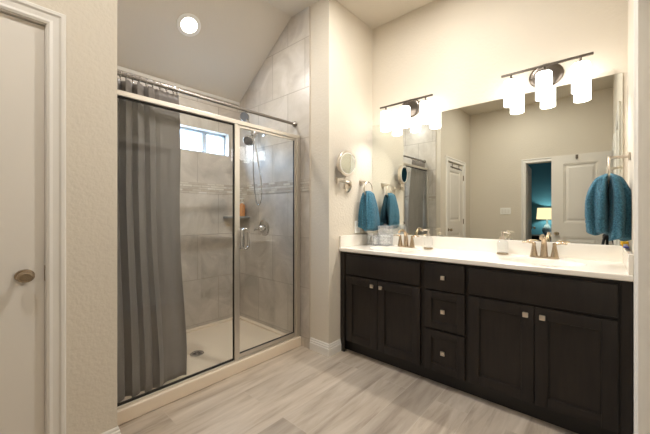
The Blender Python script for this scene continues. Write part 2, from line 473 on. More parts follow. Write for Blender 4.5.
# doors: two-panel leaves
def leaf(W, H=2.036, T=0.035):
    """local: x 0..W, y -T..0, z 0.008..H"""
    bm = B(); s = 0.142
    zz = [(0.24, 0.86), (1.06, H-0.125)]
    box(bm, 0, s, -T, 0, 0.008, H); box(bm, W-s, W, -T, 0, 0.008, H)
    for a, b in ((0.008, zz[0][0]), (zz[0][1], zz[1][0]), (zz[1][1], H)): box(bm, s, W-s, -T, 0, a, b)
    for a, b in zz:
        for f, g in ((0, -1), (-T, 1)):
            prof = [(0, 0), (0.004, 0.006), (0.014, 0.004), (0.022, 0.012), (0.040, 0.012), (0.062, 0.005)]
            rows = []
            for d, t in prof:
                y = f+g*t
                rows.append([bm.verts.new((s+d, y, a+d)), bm.verts.new((W-s-d, y, a+d)), bm.verts.new((W-s-d, y, b-d)), bm.verts.new((s+d, y, b-d))])
            for r, q in zip(rows[:-1], rows[1:]):
                for k in range(4): bm.faces.new((r[k], r[(k+1) % 4], q[(k+1) % 4], q[k]))
            bm.faces.new(rows[-1])
    return bm
KN = [(0.0, 0.0), (0.031, 0.0), (0.033, 0.004), (0.029, 0.009), (0.012, 0.013), (0.010, 0.028), (0.016, 0.034), (0.025, 0.040), (0.029, 0.050), (0.027, 0.060), (0.018, 0.068), (0.0, 0.070)]
def place(bm, M):
    bmesh.ops.transform(bm, matrix=M, verts=bm.verts); return bm
def knob_bm(M):
    bm = B(); lathe(bm, KN[1:-1], n=28, sx=1.0, sy=0.82); return place(bm, M)

# door_1: closed door on the left wall, latch edge next to the shower
M1 = Matrix.Translation((XD-0.012, DY1, 0)) @ RZ(-pi/2)
W1 = DY1-DY0
d1 = struct('door_1', place(leaf(W1), M1 @ Matrix.Translation((0, 0, 0))), M_door)
obj('door_knob', knob_bm(Matrix.Translation((XD-0.012, DY1-0.065, 0.928)) @ RY(pi/2) @ RZ(pi/2)), M_bronze, d1, True)
obj('latch_plate', box(B(), XD-0.02, XD-0.003, DY1-0.001, DY1+0.004, 0.895, 0.965, 0.001), M_bronze, d1)
for z in (0.25, 1.05, 1.82):
    obj('hinge', tube(B(), [(XD+0.002, DY0-0.003, z-0.045), (XD+0.002, DY0-0.003, z+0.045)], 0.007), M_bronze, d1, True)
# door_2: leaf standing open, square to the right wall, near the opposite wall
M2 = Matrix.Translation((XR-0.012, -0.452, 0)) @ RZ(pi)
d2 = struct('door_2', place(leaf(0.665), M2), M_door)
obj('door_knob', knob_bm(Matrix.Translation((XR-0.012-0.605, -0.452+0.035, 0.90)) @ RX(-pi/2)), M_bronze, d2, True)
obj('door_knob', knob_bm(Matrix.Translation((XR-0.012-0.605, -0.452, 0.90)) @ RX(pi/2)), M_bronze, d2, True)
# door_3: closed door in the doorway nearer the vanity
M3 = Matrix.Translation((XR+0.075, RB0+0.004, 0)) @ RZ(pi/2)
d3 = struct('door_3', place(leaf(RB1-RB0-0.008), M3), M_door)
obj('door_knob', knob_bm(Matrix.Translation((XR+0.075, RB0+0.07, 0.92)) @ RY(-pi/2)), M_bronze, d3, True)
# door_4: bedroom door swung open into the bedroom
M4 = Matrix.Translation((OX0+0.006, YO-0.125, 0)) @ RZ(R(-94))
d4 = struct('door_4', place(leaf(0.75), M4), M_door)
obj('door_knob', knob_bm(M4 @ Matrix.Translation((0.69, 0, 0.92)) @ RX(-pi/2)), M_bronze, d4, True)

# shower window
bm = B(); fx0, fx1 = XB-0.115, XB-0.07
for a, b, c, d in ((WY0, WY1, WZ0, WZ0+0.028), (WY0, WY1, WZ1-0.028, WZ1), (WY0, WY0+0.028, WZ0, WZ1), (WY1-0.028, WY1, WZ0, WZ1)):
    box(bm, fx0, fx1, a, b, c, d)
M_vinyl = mat('window_vinyl', srgb(190, 196, 202), 0.4)
win = struct('window_1', bm, M_vinyl)
for y in (1.585, 1.155):
    obj('mullion', box(B(), fx0+0.004, fx1+0.004, y-0.024, y+0.024, WZ0+0.028, WZ1-0.028, 0.002), M_vinyl, win)
obj('window_pane', box(B(), XB-0.095, XB-0.091, WY0+0.02, WY1-0.02, WZ0+0.02, WZ1-0.02), M_pane, win)
obj('window_reveal', box(box(box(box(B(), XB-0.115, XB+0.002, WY0, WY0+0.006, WZ0, WZ1), XB-0.115, XB+0.002, WY1-0.006, WY1, WZ0, WZ1),
    XB-0.115, XB+0.002, WY0, WY1, WZ1-0.006, WZ1), XB-0.115, XB+0.004, WY0, WY1, WZ0, WZ0+0.008), M_trim, win)
pl = bpy.data.lights.new('window_portal', 'AREA'); pl.shape = 'RECTANGLE'; pl.size = WY1-WY0; pl.size_y = WZ1-WZ0
pl.cycles.is_portal = True
po = bpy.data.objects.new('window_portal', pl); C.objects.link(po)
po.location = (XB-0.122, (WY0+WY1)/2, (WZ0+WZ1)/2); po.rotation_euler = (pi/2, 0, -pi/2)

# ================================================================== SHOWER
# pan with curb
bm = B()
CX = -2.031
box(bm, CX-0.078, CX, YL+0.010, YP-0.010, 0.0, 0.085, 0.008, 3)
box(bm, XB+0.002, CX-0.07, YL+0.010, YP-0.010, 0.0, 0.045)
rim = 0.05
box(bm, XB+0.002, XB+0.002+rim, YL+0.010, YP-0.010, 0.0, 0.062, 0.006)
box(bm, XB+0.002, CX-0.07, YP-0.010-rim, YP-0.010, 0.0, 0.062, 0.006)
box(bm, XB+0.002, CX-0.07, YL+0.010, YL+0.010+rim, 0.0, 0.062, 0.006)
pan = tag(obj('shower_pan', bm, M_pan, origin=((XB+CX)/2, (YL+YP)/2, 0)), 'almond shower pan with a raised curb on the plank floor', 'shower pan')
bm = B(); lathe(bm, [(0.0005, 0.0455), (0.052, 0.0455), (0.055, 0.047), (0.052, 0.050), (0.044, 0.0505), (0.043, 0.048), (0.0005, 0.048)], (-2.486, 1.208, 0), 32, cap=False)
dr = obj('drain', bm, M_chrome, pan, True)
bm = B()
for a in range(0, 360, 45):
    t = box(B(), 0.012, 0.036, -0.004, 0.004, 0.0475, 0.0495); place(t, Matrix.Translation((-2.486, 1.208, 0)) @ RZ(R(a))); merge(bm, t)
obj('drain_slots', bm, M_gasket, dr)

# glass enclosure
GX = -2.064
en = thing('shower_enclosure', 'nickel framed glass shower enclosure standing on the almond curb', 'shower door', (GX, (YL+YP)/2, 0.085))
y0, y1 = YL+0.012, YP-0.012
obj('header_rail', box(B(), GX-0.014, GX+0.018, y0, y1, 1.868, 1.900, 0.004), M_frame, en)
obj('bottom_track', box(B(), GX-0.012, GX+0.012, y0, y1, 0.0852, 0.098, 0.003), M_frame, en)
obj('wall_jamb', box(B(), GX-0.018, GX+0.018, y0, y0+0.030, 0.097, 1.869, 0.003), M_frame, en)
obj('wall_jamb', box(B(), GX-0.018, GX+0.018, y1-0.042, y1, 0.097, 1.869, 0.003), M_frame, en)
PY = 1.302
obj('centre_post', box(B(), GX-0.016, GX+0.016, PY-0.016, PY+0.014, 0.097, 1.869, 0.003), M_frame, en)
fp = obj('fixed_glass_panel', box(B(), GX-0.003, GX+0.003, y0+0.025, PY-0.014, 0.097, 1.869), M_glass, en)
bm = box(B(), GX-0.005, GX+0.005, PY-0.022, PY-0.016, 0.099, 1.868); box(bm, GX-0.005, GX+0.005, y0+0.03, PY-0.02, 1.857, 1.868); box(bm, GX-0.006, GX+0.006, y0+0.03, PY-0.02, 0.098, 0.110)
obj('gasket', bm, M_gasket, fp)
dp = obj('glass_door', box(B(), GX-0.003, GX+0.003, PY+0.018, y1-0.046, 0.106, 1.862), M_glass, en)
bm = B()
box(bm, GX-0.010, GX+0.010, PY+0.015, PY+0.030, 0.102, 1.864, 0.002); box(bm, GX-0.010, GX+0.010, y1-0.062, y1-0.044, 0.102, 1.864, 0.002)
box(bm, GX-0.010, GX+0.010, PY+0.03, y1-0.06, 1.848, 1.864, 0.002); box(bm, GX-0.010, GX+0.010, PY+0.03, y1-0.06, 0.102, 0.130, 0.002)
obj('door_frame', bm, M_frame, dp)
bm = box(B(), GX-0.006, GX+0.006, y1-0.067, y1-0.062, 0.130, 1.848); box(bm, GX-0.006, GX+0.006, PY+0.03, y1-0.062, 0.130, 0.135)
obj('gasket', bm, M_gasket, dp)
# oval pull handle on both sides of the door
HY, HZ = 1.362, 1.002
bm = B()
for s in (1, -1):
    x = GX+s*0.034
    pts = [(x, HY+0.032*cos(a), HZ+(0.045 if sin(a) >= 0 else -0.045)+0.03*sin(a)) for a in [2*pi*k/36 for k in range(36)]]
    tube(bm, pts, 0.0095, 10, closed=True)
    for z in (HZ+0.074, HZ-0.074): tube(bm, [(GX, HY, z), (x, HY, z)], 0.007, 10)
obj('pull_handle', bm, M_chrome, dp, True)
bm = B(); lathe(bm, [(0.017, 0), (0.017, 0.004), (0.013, 0.006)], (GX+0.003, HY, HZ+0.02), 20, RY(pi/2)); 
obj('handle_boss', bm, M_chrome, dp, True)

# curtain rod and curtain (inside the glass)
RXp, RZp = -2.118, 2.018
rod = thing('curtain_rod', 'brushed curtain rod across the top of the shower opening', 'curtain rod', (RXp, 1.2, RZp))
obj('rod', tube(B(), [(RXp, YL+0.010, RZp), (RXp, YP-0.010, RZp)], 0.0125, 16), M_rod, rod, True)
for s, y in ((1, YL+0.009), (-1, YP-0.009)):
    obj('flange', lathe(B(), [(0.027, 0), (0.027, 0.006), (0.020, 0.020), (0.0135, 0.030)], (RXp, y, RZp), 24, RX(-s*pi/2)), M_rod, rod, True)
def curtain_bm():
    bm = B(); NU, NV = 180, 50
    ztop, zbot = 1.993, 0.068
    grid = []
    for j in range(NV+1):
        t = j/NV; z = ztop+(zbot-ztop)*t
        row = []
        yr = 0.906+0.070*min(1, t*1.1)+0.008*sin(t*9)
        for i in range(NU+1):
            s = i/NU
            y = 0.528+(yr-0.528)*s
            fold = 1-max(0.0, min(1.0, (s-0.50)/0.22)); fold = fold*fold*(3-2*fold)   # pleats at the wall, flat at the free edge
            ph = 2*pi*6.0*s**(1+0.18*t)+0.8*sin(2.2*t+1.0)+0.35*sin(5*t+4*s)
            a = 0.027*fold*(1+0.3*sin(3*t+7*s))*(1+0.25*min(1, t*4))*(1-0.5*min(1, t*1.3)*(0.5+0.5*cos(ph/2+0.6)))
            low = max(0.0, t-0.15)
            x = -2.126-0.042*min(1.0, t*3.0)+a*sin(ph)
            x += 0.030*sin(11*s+3.0*t-1.2)*low*(0.45+0.55*(1-fold))
            x += 0.013*sin(23*s-5*t)*low
            y += 0.014*fold*sin(2*ph+1.2)
            sag = 0.007*abs(sin(pi*11*s))*max(0.0, 1-t*12)
            row.append(bm.verts.new((x, y, z-sag)))
        grid.append(row)
    for j in range(NV):
        for i in range(NU):
            bm.faces.new((grid[j][i], grid[j][i+1], grid[j+1][i+1], grid[j+1][i]))
    return bm
cu = obj('shower_curtain', curtain_bm(), M_curtain, smooth='all', origin=(-2.128, 0.70, 0.075))
md = cu.modifiers.new('s', 'SOLIDIFY'); md.thickness = 0.0025
tag(cu, 'grey fabric shower curtain bunched at the left end of the rod', 'shower curtain')
for k in range(12):
    y = 0.520+0.395*(k/11)**1.25 if k < 11 else 0.893
    pts = [(RXp+0.017*cos(a)-0.002, y+0.004*sin(a*2), RZp-0.008+0.024*sin(a)) for a in [2*pi*i/20 for i in range(20)]]
    obj('curtain_ring', tube(B(), pts, 0.0022, 6, closed=True), M_chrome, cu, True)

# shower heads on the right-hand tile wall
fx, fz = -2.585, 2.01
YW = YP-0.008
sh = thing('shower_head_set', 'chrome twin shower heads with hand shower hose on tiled wall', 'shower head', (fx, YW, fz))
bm = B(); lathe(bm, [(0.032, 0), (0.030, 0.006), (0.014, 0.012)], (fx, YW, fz), 24, RX(pi/2))
tube(bm, smoothpath([(fx, YW-0.008, fz), (fx, YW-0.06, fz+0.006), (fx, YW-0.12, fz-0.028)]), 0.0095)
obj('shower_arm', bm, M_chrome, sh, True)
bx, by, bz = fx, YW-0.128, fz-0.036
obj('diverter', lathe(lathe(B(), [(0.017, -0.028), (0.022, -0.02), (0.022, 0.02), (0.017, 0.028)], (bx, by, bz), 20, RX(R(60))), [(0.011, -0.032), (0.013, 0.0), (0.011, 0.045)], (bx, by, bz), 16, RX(R(-20))), M_chrome, sh, True)
# fixed head, facing down and into the shower
Hm = Matrix.Translation((bx-0.02, by-0.045, bz-0.060)) @ RX(R(-45)) @ RY(R(-25))
bm = B(); lathe(bm, [(0.012, 0.045), (0.016, 0.030), (0.030, 0.016), (0.052, 0.006), (0.054, -0.006), (0.050, -0.010)], (0, 0, 0), 32); place(bm, Hm)
h1 = obj('fixed_head', bm, M_chrome, sh, True)
bm = B(); lathe(bm, [(0.047, -0.0125), (0.047, -0.009)], (0, 0, 0), 32); place(bm, Hm)
obj('spray_face', bm, mat('grey_spray_face', srgb(120, 120, 120), 0.4, bump=(300, 0.8, 0.004)), h1)
# hand shower standing up in the bracket
Hh = Matrix.Translation((bx-0.068, by-0.055, bz+0.185)) @ RX(R(-60)) @ RY(R(-30))
bm = B(); lathe(bm, [(0.020, 0.028), (0.040, 0.016), (0.050, 0.004), (0.050, -0.006), (0.046, -0.010)], (0, 0, 0), 32); place(bm, Hh)
tube(bm, smoothpath([(bx, by-0.01, bz+0.005), (bx-0.028, by-0.016, bz+0.085), (bx-0.064, by-0.042, bz+0.176)]), [0.011]*8+[0.012]*8+[0.015])
h2 = obj('hand_shower', bm, M_chrome, sh, True)
bm = B(); lathe(bm, [(0.043, -0.0125), (0.043, -0.009)], (0, 0, 0), 32); place(bm, Hh)
obj('spray_face', bm, bpy.data.materials['grey_spray_face'], h2)
hp = smoothpath([(bx, by, bz-0.02), (bx+0.03, by+0.02, bz-0.20), (bx+0.055, by+0.05, bz-0.45), (bx+0.045, by+0.06, bz-0.62), (bx+0.005, by+0.06, bz-0.70), (bx-0.035, by+0.05, bz-0.62), (bx-0.03, by+0.02, bz-0.35), (bx-0.012, by+0.005, bz-0.05)])
obj('hose', tube(B(), hp, 0.0065, 8), M_chrome, sh, True)
# mixer valve
vx, vz = -2.579, 1.047
va = thing('shower_valve', 'round chrome shower mixer valve with lever handle on tile', 'shower valve', (vx, YW, vz))
obj('escutcheon', lathe(B(), [(0.084, 0), (0.083, 0.006), (0.072, 0.012), (0.040, 0.017)], (vx, YW, vz), 40, RX(pi/2)), M_chrome, va, True)
bm = B(); lathe(bm, [(0.032, 0.012), (0.030, 0.050), (0.022, 0.060)], (vx, YW, vz), 28, RX(pi/2))
tube(bm, smoothpath([(vx, YW-0.046, vz), (vx-0.045, YW-0.062, vz-0.012), (vx-0.085, YW-0.066, vz-0.022)]), [0.014]*8+[0.010]*8+[0.008])
obj('lever_handle', bm, M_chrome, va, True)
# corner shelf and bottle
cz = 1.145
bm = B(); pts = [(XB+0.003, YW)] + [(XB+0.003+0.20*cos(a), YW-0.20*sin(a)) for a in [pi/2*k/12 for k in range(13)]]
a_ = [bm.verts.new((x, y, cz)) for x, y in pts]; b_ = [bm.verts.new((x, y, cz+0.02)) for x, y in pts]
bm.faces.new(a_); bm.faces.new(b_[::-1])
for k in range(len(pts)): bm.faces.new((a_[k], b_[k], b_[(k+1) % len(pts)], a_[(k+1) % len(pts)]))
tag(obj('corner_shelf', bm, mat('grey_stone_shelf', srgb(150, 150, 146), 0.4), origin=(XB+0.07, YW-0.07, cz)), 'grey quarter-round shelf in the shower corner', 'shelf')
sb = thing('lotion_bottle', 'orange pump bottle standing on the shower corner shelf', 'bottle', (XB+0.125, YW-0.048, cz+0.02))
bx2, by2, bz2 = XB+0.125, YW-0.048, cz+0.02
obj('bottle', lathe(B(), [(0.030, 0.001), (0.034, 0.006), (0.034, 0.105), (0.028, 0.125), (0.013, 0.135), (0.013, 0.142)], (bx2, by2, bz2), 24), M_orange, sb, True)
bm = B(); lathe(bm, [(0.015, 0.140), (0.015, 0.156), (0.006, 0.158), (0.005, 0.185)], (bx2, by2, bz2), 16); box(bm, bx2-0.012, bx2+0.012, by2-0.032, by2+0.010, bz2+0.182, bz2+0.194, 0.003)
obj('pump', bm, M_white, sb, True)

# recessed downlights
def downlight(x, y, z, label, M, power=CAN_POWER):
    t = thing('recessed_downlight', label, 'ceiling light', (x, y, z), 'recessed ceiling downlights')
    mloc = Matrix.Translation((x, y, z)) @ M
    bm = B(); lathe(bm, [(0.062, -0.001), (0.095, -0.001), (0.095, -0.006), (0.085, -0.010), (0.066, -0.008), (0.062, -0.001)], n=40, cap=False); place(bm, mloc)
    obj('trim_ring', bm, M_white, t, True)
    bm = B(); lathe(bm, [(0.064, -0.0015), (0.064, -0.005)], n=40); place(bm, mloc)
    obj('lens', bm, M_can, t)
    l = bpy.data.lights.new('downlight', 'AREA'); l.shape = 'DISK'; l.size = 0.11; l.energy = power; l.color = (1.0, 0.97, 0.93)
    lo = bpy.data.objects.new('downlight', l); C.objects.link(lo); lo.parent = t
    lo.matrix_local = M @ Matrix.Translation((0, 0, -0.012))
    return t
ang = math.atan(sl)
xl = -2.56
downlight(xl, 1.175, ZB+(xl-XB)*sl, 'round lit downlight in the sloped ceiling above the shower', RY(-ang), CAN_POWER*0.26)
downlight(-0.95, -0.1, ZC, 'added out-of-view fill downlight in the flat ceiling by the closed left door', Matrix.Identity(4), CAN_POWER*0.30)  # added fill lamp, out of view, to even out the room light
downlight(-0.95, 1.65, ZC, 'added out-of-view fill downlight in the flat ceiling before the vanity', Matrix.Identity(4), CAN_POWER*0.72)  # second added lamp, unseen, brightens the floor and end wall

# ================================================================== VANITY
FY = 2.128    # face frame front
DT = 0.020    # door thickness
DYF = FY-DT   # door front plane
def shaker(bm, x0, x1, z0, z1, st=0.062):
    ya, yb = DYF, FY-0.001
    b = 0.0025
    box(bm, x0, x0+st, ya, yb, z0, z1, b); box(bm, x1-st, x1, ya, yb, z0, z1, b)
    box(bm, x0+st-0.001, x1-st+0.001, ya, yb, z0, z0+st, b); box(bm, x0+st-0.001, x1-st+0.001, ya, yb, z1-st, z1, b)
    box(bm, x0+st-0.003, x1-st+0.003, ya+0.012, yb, z0+st-0.003, z1-st+0.003)
    # inner bead
    for a in ((x0+st-0.002, x0+st+0.005, z0+st, z1-st), (x1-st-0.005, x1-st+0.002, z0+st, z1-st), (x0+st, x1-st, z0+st-0.002, z0+st+0.005), (x0+st, x1-st, z1-st-0.005, z1-st+0.002)):
        box(bm, a[0], a[1], ya+0.007, yb, a[2], a[3], 0.0015)
    return bm
def slab(bm, x0, x1, z0, z1):
    return box(bm, x0, x1, DYF, FY-0.001, z0, z1, 0.004)
def pull(parent, x, z):
    bm = B(); lathe(bm, [(0.007, 0), (0.007, 0.016)], (x, DYF+0.001, z), 12, RX(pi/2))
    box(bm, x-0.014, x+0.014, DYF-0.026, DYF-0.014, z-0.014, z+0.014, 0.003)
    obj('knob', bm, M_nickel, parent, True)
def carcass(t, x0, x1):
    """open-topped box with sides, back, bottom and face frame rails"""
    bm = B(); yb = YV-0.004
    box(bm, x0, x0+0.018, FY, yb, 0.105, 0.866); box(bm, x1-0.018, x1, FY, yb, 0.105, 0.866)
    box(bm, x0+0.018, x1-0.018, FY, yb, 0.105, 0.123); box(bm, x0+0.018, x1-0.018, yb-0.01, yb, 0.123, 0.866)
    box(bm, x0+0.018, x1-0.018, FY, FY+0.02, 0.123, 0.70); 
    box(bm, x0+0.018, x1-0.018, FY, FY+0.02, 0.70, 0.866)
    obj('carcass', bm, M_wood, t)
    obj('toe_kick', box(box(B(), x0, x1, FY+0.050, FY+0.066, 0.0, 0.105), x0, x1, FY+0.066, yb, 0.0, 0.02), M_kick, t)
xa, xb_, xc, xd = XE+0.004, -0.950, -0.655, XR-0.004
GRPV = 'dark vanity cabinet units'
def sink_cab(x0, x1, dx0, dx1, mid, label, px0, px1):
    t = thing('sink_cabinet', label, 'cabinet', ((x0+x1)/2, FY+0.25, 0), GRPV)
    carcass(t, x0, x1)
    obj('false_drawer_front', slab(B(), dx0, dx1, 0.682, 0.845), M_wood, t, True)
    a = obj('door', shaker(B(), dx0, mid-0.002, 0.112, 0.664), M_wood, t, True); pull(a, mid-0.040, 0.618)
    b = obj('door', shaker(B(), mid+0.002, dx1, 0.112, 0.664), M_wood, t, True); pull(b, mid+0.040, 0.618)
    return t
t = sink_cab(xa, xb_, -1.640, -0.972, -1.328, 'dark two-door sink cabinet at the end beside the shower', 0, 0)
obj('end_stile', box(B(), xa, xa+0.045, FY-0.012, FY, 0.0, 0.866, 0.002), M_wood, t)
t = sink_cab(xc, xd, -0.642, 0.058, -0.289, 'dark two-door sink cabinet at the end against the right wall', 0, 0)
obj('end_stile', box(B(), xd-0.042, xd, FY-0.012, FY, 0.0, 0.866, 0.002), M_wood, t)
t = thing('drawer_cabinet', 'dark three-drawer cabinet between the two sink cabinets', 'cabinet', ((xb_+xc)/2, FY+0.25, 0), GRPV)
carcass(t, xb_, xc)
dx0, dx1 = -0.938, -0.667
a = obj('drawer', slab(B(), dx0, dx1, 0.672, 0.850), M_wood, t, True); pull(a, -0.803, 0.762)
a = obj('drawer', shaker(B(), dx0, dx1, 0.402, 0.660, 0.050), M_wood, t, True); pull(a, -0.803, 0.532)
a = obj('drawer', shaker(B(), dx0, dx1, 0.108, 0.390, 0.050), M_wood, t, True); pull(a, -0.803, 0.252)

# worktop with two integral oval basins
def ellipse_cell(bm, cx, cy, rx, ry, x0, x1, y0, y1, z, N=64):
    angs = [2*pi*k/N for k in range(N)]
    # add exact corner angles
    inner, outer = [], []
    for a in angs:
        dx, dy = cos(a), sin(a)
        inner.append(bm.verts.new((cx+rx*dx, cy+ry*dy, z)))
        # reach rectangle boundary in this direction
        ts = []
        if dx > 1e-9: ts.append((x1-cx)/dx)
        if dx < -1e-9: ts.append((x0-cx)/dx)
        if dy > 1e-9: ts.append((y1-cy)/dy)
        if dy < -1e-9: ts.append((y0-cy)/dy)
        t = min(ts); outer.append(Vector((cx+t*dx, cy+t*dy, z)))
    corners = [Vector((x0, y0, z)), Vector((x1, y0, z)), Vector((x1, y1, z)), Vector((x0, y1, z))]
    for c in corners:
        k = min(range(N), key=lambda i: (outer[i]-c).length); outer[k] = c
    ov = [bm.verts.new(p) for p in outer]
    for k in range(N): bm.faces.new((inner[k], inner[(k+1) % N], ov[(k+1) % N], ov[k]))
SX = (-1.305, -0.292); SY = 2.335; BRX, BRY = 0.225, 0.145
bm = B()
xm = (SX[0]+SX[1])/2; X0, X1 = XE+0.003, XR-0.003; Y0, Y1 = YF, YV-0.003
ellipse_cell(bm, SX[0], SY, BRX, BRY, X0, xm, Y0+0.006, Y1, CT)
ellipse_cell(bm, SX[1], SY, BRX, BRY, xm, X1, Y0+0.006, Y1, CT)
# front edge, underside, ends
pr = [(Y0+0.006, CT), (Y0+0.002, CT-0.002), (Y0, CT-0.006), (Y0, CT-0.026), (Y0+0.003, CT-0.031), (Y0+0.05, CT-0.031)]
for (ya, za), (yb, zb) in zip(pr[:-1], pr[1:]):
    bm.faces.new([bm.verts.new(p) for p in ((X0, ya, za), (X1, ya, za), (X1, yb, zb), (X0, yb, zb))])
for x in (X0, X1):
    bm.faces.new([bm.verts.new((x, y, z)) for y, z in pr + [(Y1, CT-0.031), (Y1, CT)]])
bmesh.ops.remove_doubles(bm, verts=bm.verts, dist=0.0004)
top = obj('countertop', bm, M_top, origin=((X0+X1)/2, (Y0+Y1)/2, CT-0.031))
tag(top, 'long off-white vanity top with two sinks on the dark cabinets', 'countertop')
for p in top.data.polygons: p.use_smooth = False
obj('backsplash', box(B(), X0+0.018, X1-0.018, YV-0.022, YV-0.002, CT-0.001, 1.000, 0.003), M_top, top)
obj('side_splash', box(B(), X0-0.001, X0+0.018, Y0+0.004, YV-0.004, CT-0.001, 1.000, 0.003), M_top, top)
obj('side_splash', box(B(), X1-0.018, X1+0.001, Y0+0.004, YV-0.004, CT-0.001, 1.000, 0.003), M_top, top)
for sx_ in SX:
    bm = B(); N = 64; rows = []
    pf = [(1.0, 0.0), (0.985, -0.004), (0.965, -0.014), (0.93, -0.04), (0.86, -0.075), (0.74, -0.103), (0.55, -0.120), (0.3, -0.128), (0.1, -0.131)]
    for f, dz in pf:
        rows.append([bm.verts.new((sx_+BRX*f*cos(2*pi*k/N), SY+BRY*f*sin(2*pi*k/N), CT+dz)) for k in range(N)])
    for a, b in zip(rows[:-1], rows[1:]):
        for k in range(N): bm.faces.new((a[k], a[(k+1) % N], b[(k+1) % N], b[k]))
    bm.faces.new(rows[-1])
    bs = obj('basin', bm, M_top, top, True)
    for p in bs.data.polygons: p.use_smooth = True
    obj('sink_drain', lathe(B(), [(0.024, 0), (0.024, 0.004), (0.018, 0.005)], (sx_, SY, CT-0.131), 24), M_nickel, bs, True)

# faucets
def faucet(x, y, label):
    z = CT
    t = thing('faucet', label, 'faucet', (x, y, z), 'brushed nickel sink faucets')
    obj('deck_plate', lathe(B(), [(0.082, 0.0), (0.082, 0.006), (0.078, 0.010)], (x, y, z), 40, sx=1, sy=0.34), M_faucet, t, True)
    bm = B()
    pts = smoothpath([(x, y, z+0.008), (x, y-0.002, z+0.060), (x, y-0.008, z+0.110), (x, y-0.038, z+0.143), (x, y-0.085, z+0.150), (x, y-0.125, z+0.136)], 6)
    n = len(pts); rs = [0.0235-(0.0235-0.0115)*min(1, k/(n*0.55)) for k in range(n)]
    tube(bm, pts, rs, 16); obj('spout', bm, M_faucet, t, True)
    for s in (-1, 1):
        hx = x+s*0.057
        h = obj('handle', lathe(B(), [(0.023, 0.007), (0.021, 0.022), (0.014, 0.062), (0.0105, 0.086), (0.012, 0.092), (0.011, 0.100), (0.005, 0.103)], (hx, y, z), 24), M_faucet, t, True)
        tube_pts = smoothpath([(hx, y, z+0.096), (hx+s*0.035, y-0.002, z+0.101), (hx+s*0.068, y-0.004, z+0.099)], 5)
        obj('lever', tube(B(), tube_pts, [0.0085]*5+[0.006]*5+[0.005], 10), M_faucet, h, True)
    return t
f1 = faucet(SX[0]+0.012, 2.525, 'brushed nickel faucet behind the sink nearer the shower')
f2 = copy_tree(f1); f2.location = (SX[1], 2.535, CT); f2['label'] = 'brushed nickel faucet behind the sink nearer the right wall'

# soap dispensers
def soap(x, y, ang, label):
    t = thing('soap_dispenser', label, 'soap dispenser', (x, y, CT), 'glass soap dispensers')
    M0 = Matrix.Translation((x, y, CT))
    rp = lambda a: 1+0.02*cos(a*12)
    b = obj('bottle', lathe(B(), [(0.034, 0.012), (0.0355, 0.018), (0.0355, 0.084), (0.030, 0.098), (0.016, 0.106), (0.015, 0.112)], (x, y, CT), 48, ripple=rp), M_bottle, t, True)
    obj('base_band', lathe(B(), [(0.034, 0.0), (0.037, 0.001), (0.037, 0.013), (0.034, 0.014)], (x, y, CT), 32), M_bronze, t, True)
    bm = B(); lathe(bm, [(0.018, 0.108), (0.018, 0.124), (0.008, 0.128), (0.006, 0.150), (0.011, 0.152), (0.011, 0.164), (0.006, 0.167)], (0, 0, 0), 20)
    tube(bm, smoothpath([(0, 0, 0.159), (0.028, 0, 0.160), (0.048, 0, 0.150)], 5), 0.005, 8); place(bm, M0 @ RZ(ang))
    obj('pump', bm, M_nickel, t, True)
    return t
soap(-1.080, 2.500, R(200), 'clear glass soap dispenser beside the sink nearer the shower')
soap(-0.540, 2.540, R(0), 'clear glass soap dispenser beside the sink nearer the right wall')

# clear containers in the far left corner
def open_box(x0, x1, y0, y1, z0, z1, t=0.003):
    bm = box(B(), x0, x1, y0, y1, z0, z0+t)
    box(bm, x0, x0+t, y0, y1, z0+t, z1); box(bm, x1-t, x1, y0, y1, z0+t, z1)
    box(bm, x0+t, x1-t, y0, y0+t, z0+t, z1); box(bm, x0+t, x1-t, y1-t, y1, z0+t, z1)
    return bm
tag(obj('acrylic_tray', box(B(), -1.652, -1.425, 2.425, 2.570, CT+0.0005, CT+0.008, 0.002), M_acrylic, origin=(-1.54, 2.50, CT)), 'clear acrylic tray in the corner of the vanity top', 'tray')
oz = CT+0.0085
og = tag(obj('acrylic_organizer', open_box(-1.642, -1.545, 2.435, 2.555, oz, oz+0.085), M_acrylic, origin=(-1.593, 2.495, oz)), 'low clear open box of cotton on the acrylic tray', 'organizer')
obj('divider', box(B(), -1.596, -1.593, 2.439, 2.551, oz+0.003, oz+0.080), M_acrylic, og)
jar = thing('acrylic_canister', 'tall clear square canister on the tray next to the faucet', 'canister', (-1.485, 2.495, oz))
obj('canister_body', open_box(-1.535, -1.435, 2.445, 2.545, oz, oz+0.165), M_acrylic, jar)
obj('lid', box(box(B(), -1.537, -1.433, 2.443, 2.547, oz+0.165, oz+0.176, 0.003), -1.495, -1.475, 2.485, 2.505, oz+0.176, oz+0.190, 0.004), M_acrylic, jar, True)
def ball(x, y, z, r):
    bm = B(); bmesh.ops.create_icosphere(bm, subdivisions=2, radius=r)
    for v in bm.verts: v.co *= 1+random.uniform(-0.05, 0.05)
    place(bm, Matrix.Translation((x, y, z))); return bm
k = 0
for iz in range(3):
    for ix in range(3):
        for iy in range(2):
            b_ = tag(obj('cotton_ball', ball(-1.5135+ix*0.0285, 2.476+iy*0.036, oz+0.0180+iz*0.028, 0.0138), M_cotton, smooth='all'), 'white cotton ball inside the tall clear canister', 'cotton ball', 'cotton balls in the canister')
for ix in range(2):
    for iz in range(5):
        bm = lathe(B(), [(0.019, 0), (0.021, 0.003), (0.021, 0.008), (0.019, 0.011)], (-1.569+0.0, 2.468+ix*0.050, oz+0.0035+iz*0.0115), 20)
        tag(obj('cotton_pad', bm, M_cotton, smooth=True), 'white cotton pad stacked inside the low clear open box', 'cotton pad', 'cotton pads in the open box')
